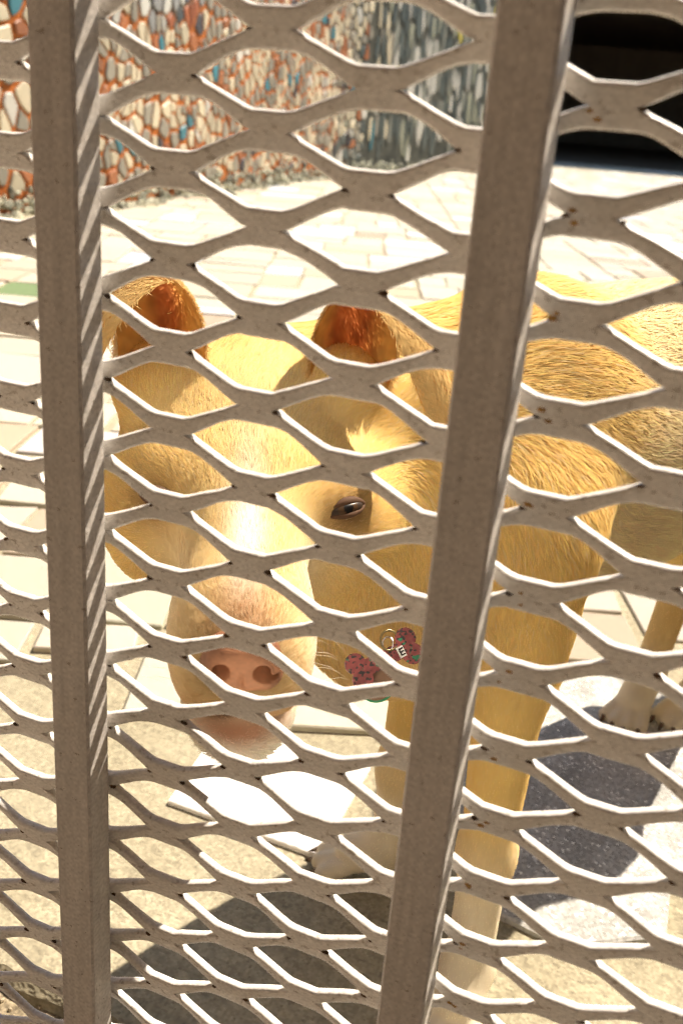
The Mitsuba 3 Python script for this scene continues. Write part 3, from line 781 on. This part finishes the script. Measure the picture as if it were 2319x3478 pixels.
# eyes: a dark almond of eyeball between two lids
for s, e in EYE:
    en = HU * 0.70 + HF * 0.62 + s * HL * 0.35; en /= np.linalg.norm(en)
    ea = s * HL * 0.90 - HF * 0.42; ea -= en * (ea @ en); ea /= np.linalg.norm(ea)      # from the inner to the outer corner
    eb = np.cross(en, ea) * s                                                       # up over the lid
    if eb @ (-HF) < 0: eb = -eb
    d = DV - e; k_ = np.argsort(np.linalg.norm(d - np.outer(d @ en, en), axis=1) - 0.05 * (d @ en))[:6]
    surf = e + en * np.median(d[k_] @ en)
    m = trimesh.creation.icosphere(subdivisions=4, radius=1.0)
    v = np.asarray(m.vertices) * [0.0118, 0.0046, 0.0058]
    rr = np.hypot(v[:, 0] + 0.0005, v[:, 1] * 0.9)
    col = np.where(rr[:, None] < 0.0030, (0.006, 0.005, 0.005), np.where(rr[:, None] < 0.0066, (0.060, 0.032, 0.014), (0.035, 0.024, 0.018)))
    put(piece_key('dog__eye'), trimesh.Trimesh(surf - en * 0.0012 + v[:, :1] * ea + v[:, 1:2] * eb + v[:, 2:] * en, m.faces if np.cross(ea, eb) @ en > 0 else m.faces[:, ::-1], process=False), 'eye_mat', smooth=True, color=col)
    for up in (1, -1):
        t = np.linspace(-1, 1, 34)
        w_ = 0.0138 * t
        h_ = up * (0.0034 if up > 0 else 0.0032) * (1 - np.abs(t) ** 2.2) + 0.0006 * up
        lift_ = 0.0040 * (1 - t ** 2) - 0.0022
        path = surf + w_[:, None] * ea + h_[:, None] * eb + lift_[:, None] * en
        rad = (0.0029 if up > 0 else 0.0020) * (0.35 + 0.65 * (1 - t ** 2))
        tg = np.gradient(path, axis=0); tg /= np.linalg.norm(tg, axis=1, keepdims=True)
        n1 = np.cross(tg, en); n1 /= np.linalg.norm(n1, axis=1, keepdims=True); n2 = np.cross(n1, tg)
        th = np.linspace(0, 2 * np.pi, 12, endpoint=False)
        V_ = (path[:, None] + rad[:, None, None] * (np.cos(th)[None, :, None] * n1[:, None] + np.sin(th)[None, :, None] * n2[:, None])).reshape(-1, 3)
        i_, j_ = np.meshgrid(np.arange(33), np.arange(12), indexing='ij')
        q_ = np.stack([i_ * 12 + j_, i_ * 12 + (j_ + 1) % 12, (i_ + 1) * 12 + (j_ + 1) % 12, (i_ + 1) * 12 + j_], -1).reshape(-1, 4)
        put(piece_key('dog__eyelid'), trimesh.Trimesh(V_, np.vstack([q_[:, [0, 1, 2]], q_[:, [0, 2, 3]]]), process=False), 'skin_mat', smooth=True, color=(0.085, 0.045, 0.025))
# whiskers
r = np.random.default_rng(77); wv, wf = [], []
for s_ in (-1, 1):
    for i in range(11):
        a = H(s_ * r.uniform(0.030, 0.041), r.uniform(0.070, 0.105), -0.035 - r.uniform(0, 0.022))
        d = HL * s_ * r.uniform(0.7, 1.0) - HF * r.uniform(0.0, 0.5) - HU * r.uniform(0.1, 0.6); d /= np.linalg.norm(d)
        L = r.uniform(0.015, 0.034); sd = np.cross(d, HU); sd /= np.linalg.norm(sd); w0 = 0.00009
        b = a + d * L * 0.55; t = b + (d - np.array([0, 0, 0.35])) * L * 0.45; k = len(wv) * 5
        wv.append([a - sd * w0, a + sd * w0, b - sd * w0 * 0.7, b + sd * w0 * 0.7, t]); wf.append([[k, k + 1, k + 3], [k, k + 3, k + 2], [k + 2, k + 3, k + 4]])
wv = np.array(wv).reshape(-1, 3); wf = np.array(wf).reshape(-1, 3)
put_normals('dog__whiskers', wv, wf, np.tile(HU, (len(wv), 1)), 'fur_mat', np.tile((0.8, 0.76, 0.66), (len(wv), 1)))
labels['dog__whiskers'] = {'kind': 'stuff'}
# claws
for b, fw in CLAWS:
    m = trimesh.creation.cone(radius=0.0034, height=0.013, sections=10)
    M = trimesh.geometry.align_vectors([0, 0, 1], fw + np.array([0, 0, -0.55]))
    m.apply_transform(M); m.apply_translation(b)
    put(piece_key('dog__claw'), m, 'claw_mat', smooth=40)

# ears: thin shells, cupped, lit through by the sun
def patch(ctrl, nu=36, nv=40):
    """A smooth surface through a grid of control points (rows x columns x 3)."""
    from scipy.interpolate import RectBivariateSpline
    C = np.asarray(ctrl, float); r, c = C.shape[:2]
    u, w = np.linspace(0, 1, nu), np.linspace(0, 1, nv)
    g = np.stack([RectBivariateSpline(np.linspace(0, 1, r), np.linspace(0, 1, c), C[..., k], kx=min(3, r - 1), ky=min(3, c - 1))(u, w) for k in range(3)], -1)
    i, j = np.meshgrid(np.arange(nu - 1), np.arange(nv - 1), indexing='ij'); a = (i * nv + j).ravel()
    f = np.vstack([np.column_stack([a, a + 1, a + nv + 1]), np.column_stack([a, a + nv + 1, a + nv])])
    return g.reshape(-1, 3), f
def shell(v, f, th, nu, nv):
    n = vnormals(v, f); edge = np.minimum.outer(np.minimum(np.arange(nu), 99), np.full(nv, 99))
    b = v + n * th
    k = len(v)
    return np.vstack([v, b]), np.vstack([f, f[:, ::-1] + k])
# columns run from the front rim through the hollow to the back rim; rows from the base to the tip
EAR_L = [[H(*p) for p in row] for row in (
    ((0.040, -0.078, 0.010), (0.060, -0.108, 0.002), (0.084, -0.088, 0.004)),
    ((0.036, -0.086, 0.036), (0.060, -0.118, 0.030), (0.088, -0.088, 0.030)),
    ((0.043, -0.096, 0.058), (0.064, -0.122, 0.052), (0.090, -0.092, 0.046)),
    ((0.058, -0.096, 0.071), (0.075, -0.107, 0.068), (0.098, -0.088, 0.054)),
    ((0.078, -0.074, 0.064), (0.094, -0.079, 0.060), (0.112, -0.076, 0.044)),
    ((0.094, -0.056, 0.040), (0.108, -0.059, 0.037), (0.121, -0.060, 0.026)),
    ((0.106, -0.045, 0.018), (0.113, -0.045, 0.014), (0.117, -0.048, 0.012)))]
EAR_R = [[(HO + (np.array(p) - HO) - 2 * HL * ((np.array(p) - HO) @ HL)) + 0.007 * HL for p in row] for row in EAR_L]
for nm, ctrl, sgn in (('dog__ear', EAR_L, 1), ('dog__ear_001', EAR_R, -1)):
    v, f = patch(ctrl)
    if sgn < 0: f = f[:, ::-1]
    n = vnormals(v, f)
    k = len(v)
    uu, ww = np.meshgrid(np.linspace(0, 1, 36), np.linspace(-1, 1, 40), indexing='ij')
    skin = np.clip(1 - np.maximum(np.abs(ww) - (0.35 if sgn > 0 else 0.15), 0) / 0.4 - np.maximum(uu - 0.55, 0) / 0.3, 0, 1).ravel()[:, None]   # bare skin inside, haired rim and tip
    col = (np.array((0.74, 0.46, 0.14)) * (1 - skin) + np.array((0.52, 0.19, 0.065)) * skin) * (0.8 + 0.4 * meshkit.noise(v * 160, 3))[:, None]
    put_normals(nm, v, f, n, 'ear_mat', np.clip(col, 0, 0.8))
    # hair on the outer side and along the rims
    r = np.random.default_rng(51 + sgn); cnt = 9000
    tri = v[f]; ar = np.linalg.norm(np.cross(tri[:, 1] - tri[:, 0], tri[:, 2] - tri[:, 0]), axis=1)
    fi = r.choice(len(f), cnt, p=ar / ar.sum()); b = r.dirichlet((1, 1, 1), cnt)
    p = (v[f[fi]] * b[..., None]).sum(1); nn = (n[f[fi]] * b[..., None]).sum(1)
    out = p - np.mean([ctrl[0][0], ctrl[2][0], ctrl[2][2]], 0)
    outer = np.sign((nn * out).sum(1, keepdims=True)); nn = nn * outer
    tip = np.asarray(ctrl[-1][1]) - np.asarray(ctrl[1][1]); tip = tip / np.linalg.norm(tip)
    fl = tip + r.normal(0, 0.35, (cnt, 3)); fl -= nn * (fl * nn).sum(1, keepdims=True); fl /= np.linalg.norm(fl, axis=1, keepdims=True)
    d = fl + nn * 0.22; d /= np.linalg.norm(d, axis=1, keepdims=True)
    side = np.cross(d, nn); L = r.uniform(0.005, 0.010, (cnt, 1)); a = p + nn * 0.0003; w_ = 0.00032
    Vh = np.stack([a - side * w_, a + side * w_, a + d * L * 0.6 - side * w_ * 0.7, a + d * L * 0.6 + side * w_ * 0.7, a + d * L], 1).reshape(-1, 3)
    kk = np.arange(cnt)[:, None] * 5
    Fh = np.concatenate([kk + [0, 1, 3], kk + [0, 3, 2], kk + [2, 3, 4]], 1).reshape(-1, 3)
    ch = np.repeat(np.clip(np.array(PALE) * r.uniform(0.8, 1.2, (cnt, 1)), 0, 0.86), 5, 0)
    put_normals(nm + '__ear_hair', Vh, Fh, np.repeat(nn, 5, 0), 'fur_mat', ch)
    labels[nm + '__ear_hair'] = {'kind': 'stuff'}

# tags hanging at the throat
def frame_at(c, facing, upv):
    n = np.asarray(facing, float) / np.linalg.norm(facing)
    u = np.asarray(upv, float) - n * (np.asarray(upv) @ n); u /= np.linalg.norm(u)
    M = np.eye(4); M[:3, 0] = np.cross(u, n); M[:3, 1] = u; M[:3, 2] = n; M[:3, 3] = c
    return M
TAGN = CAM - np.array([0.043, 0.187, 0.374]); TAGN = TAGN / np.linalg.norm(TAGN)
UPI = -DOWN
# two rings
def ring_mesh(R, r, M):
    m = trimesh.creation.torus(R, r, major_sections=40, minor_sections=10); m.apply_transform(M); return m
M = frame_at(np.array([0.0438, 0.1914, 0.3855]), TAGN + 0.5 * RIGHT, UPI)
put('split_ring', ring_mesh(0.0063, 0.0007, M), 'brass', smooth=True)
M2 = frame_at(np.array([0.0427, 0.1925, 0.3823]), TAGN - 0.9 * RIGHT, UPI)
put('split_ring__inner_ring', ring_mesh(0.0044, 0.0006, M2), 'steel', smooth=True)
tag('split_ring', 'small brass split ring holding the tags on the collar of the dog', 'ring')
# bone shaped tag
ends = []
for ex in (-1, 1):
    for ey in (-1, 1): ends.append(Point(ex * 0.0165, ey * 0.0050).buffer(0.0062, 12))
shape = sbox(-0.0165, -0.0048, 0.0165, 0.0048)
for e in ends: shape = shape.union(e)
shape = shape.buffer(-0.001).buffer(0.001)
bm = trimesh.creation.extrude_polygon(shape, 0.0016, engine='earcut')
axis = RIGHT * 0.885 - DOWN * 0.46
MB = frame_at(np.array([0.0430, 0.1870, 0.3741]), TAGN + 0.15 * RIGHT, np.cross(TAGN, axis))
MB[:3, :3] *= 1.09
bm.apply_transform(MB)
put('bone_tag', bm, 'bone_mat', smooth=30)
lab = trimesh.creation.box(bounds=[[0.0085, -0.0042, 0.0017], [0.0128, 0.0024, 0.0020]]); lab.apply_transform(MB)
put('bone_tag__print_patch', lab, 'white_print')
txt = meshkit.text_mesh('E', 0.0042, 0.0003, bold=True); txt.apply_translation([0.0092, -0.0030, 0.0020]); txt.apply_transform(MB)
put('bone_tag__letter', txt, 'black_print')
tag('bone_tag', 'red speckled bone shaped pet tag with a letter E hanging from the ring', 'pet tag')
# round tag in front of it
MD = frame_at(np.array([0.0411, 0.1810, 0.3599]), TAGN - 0.2 * RIGHT, UPI)
MD[:3, :3] *= 1.09
d = trimesh.creation.cylinder(radius=0.0112, height=0.0012, sections=40); d.apply_transform(MD)
put('round_tag', d, 'tag_face', smooth=30)
t = trimesh.creation.torus(0.0114, 0.0008, major_sections=48, minor_sections=8); t.apply_transform(MD)
put('round_tag__rim', t, 'tag_green', smooth=True)
tag('round_tag', 'round brown pet tag with a green rim hanging in front of the bone shaped tag', 'pet tag')
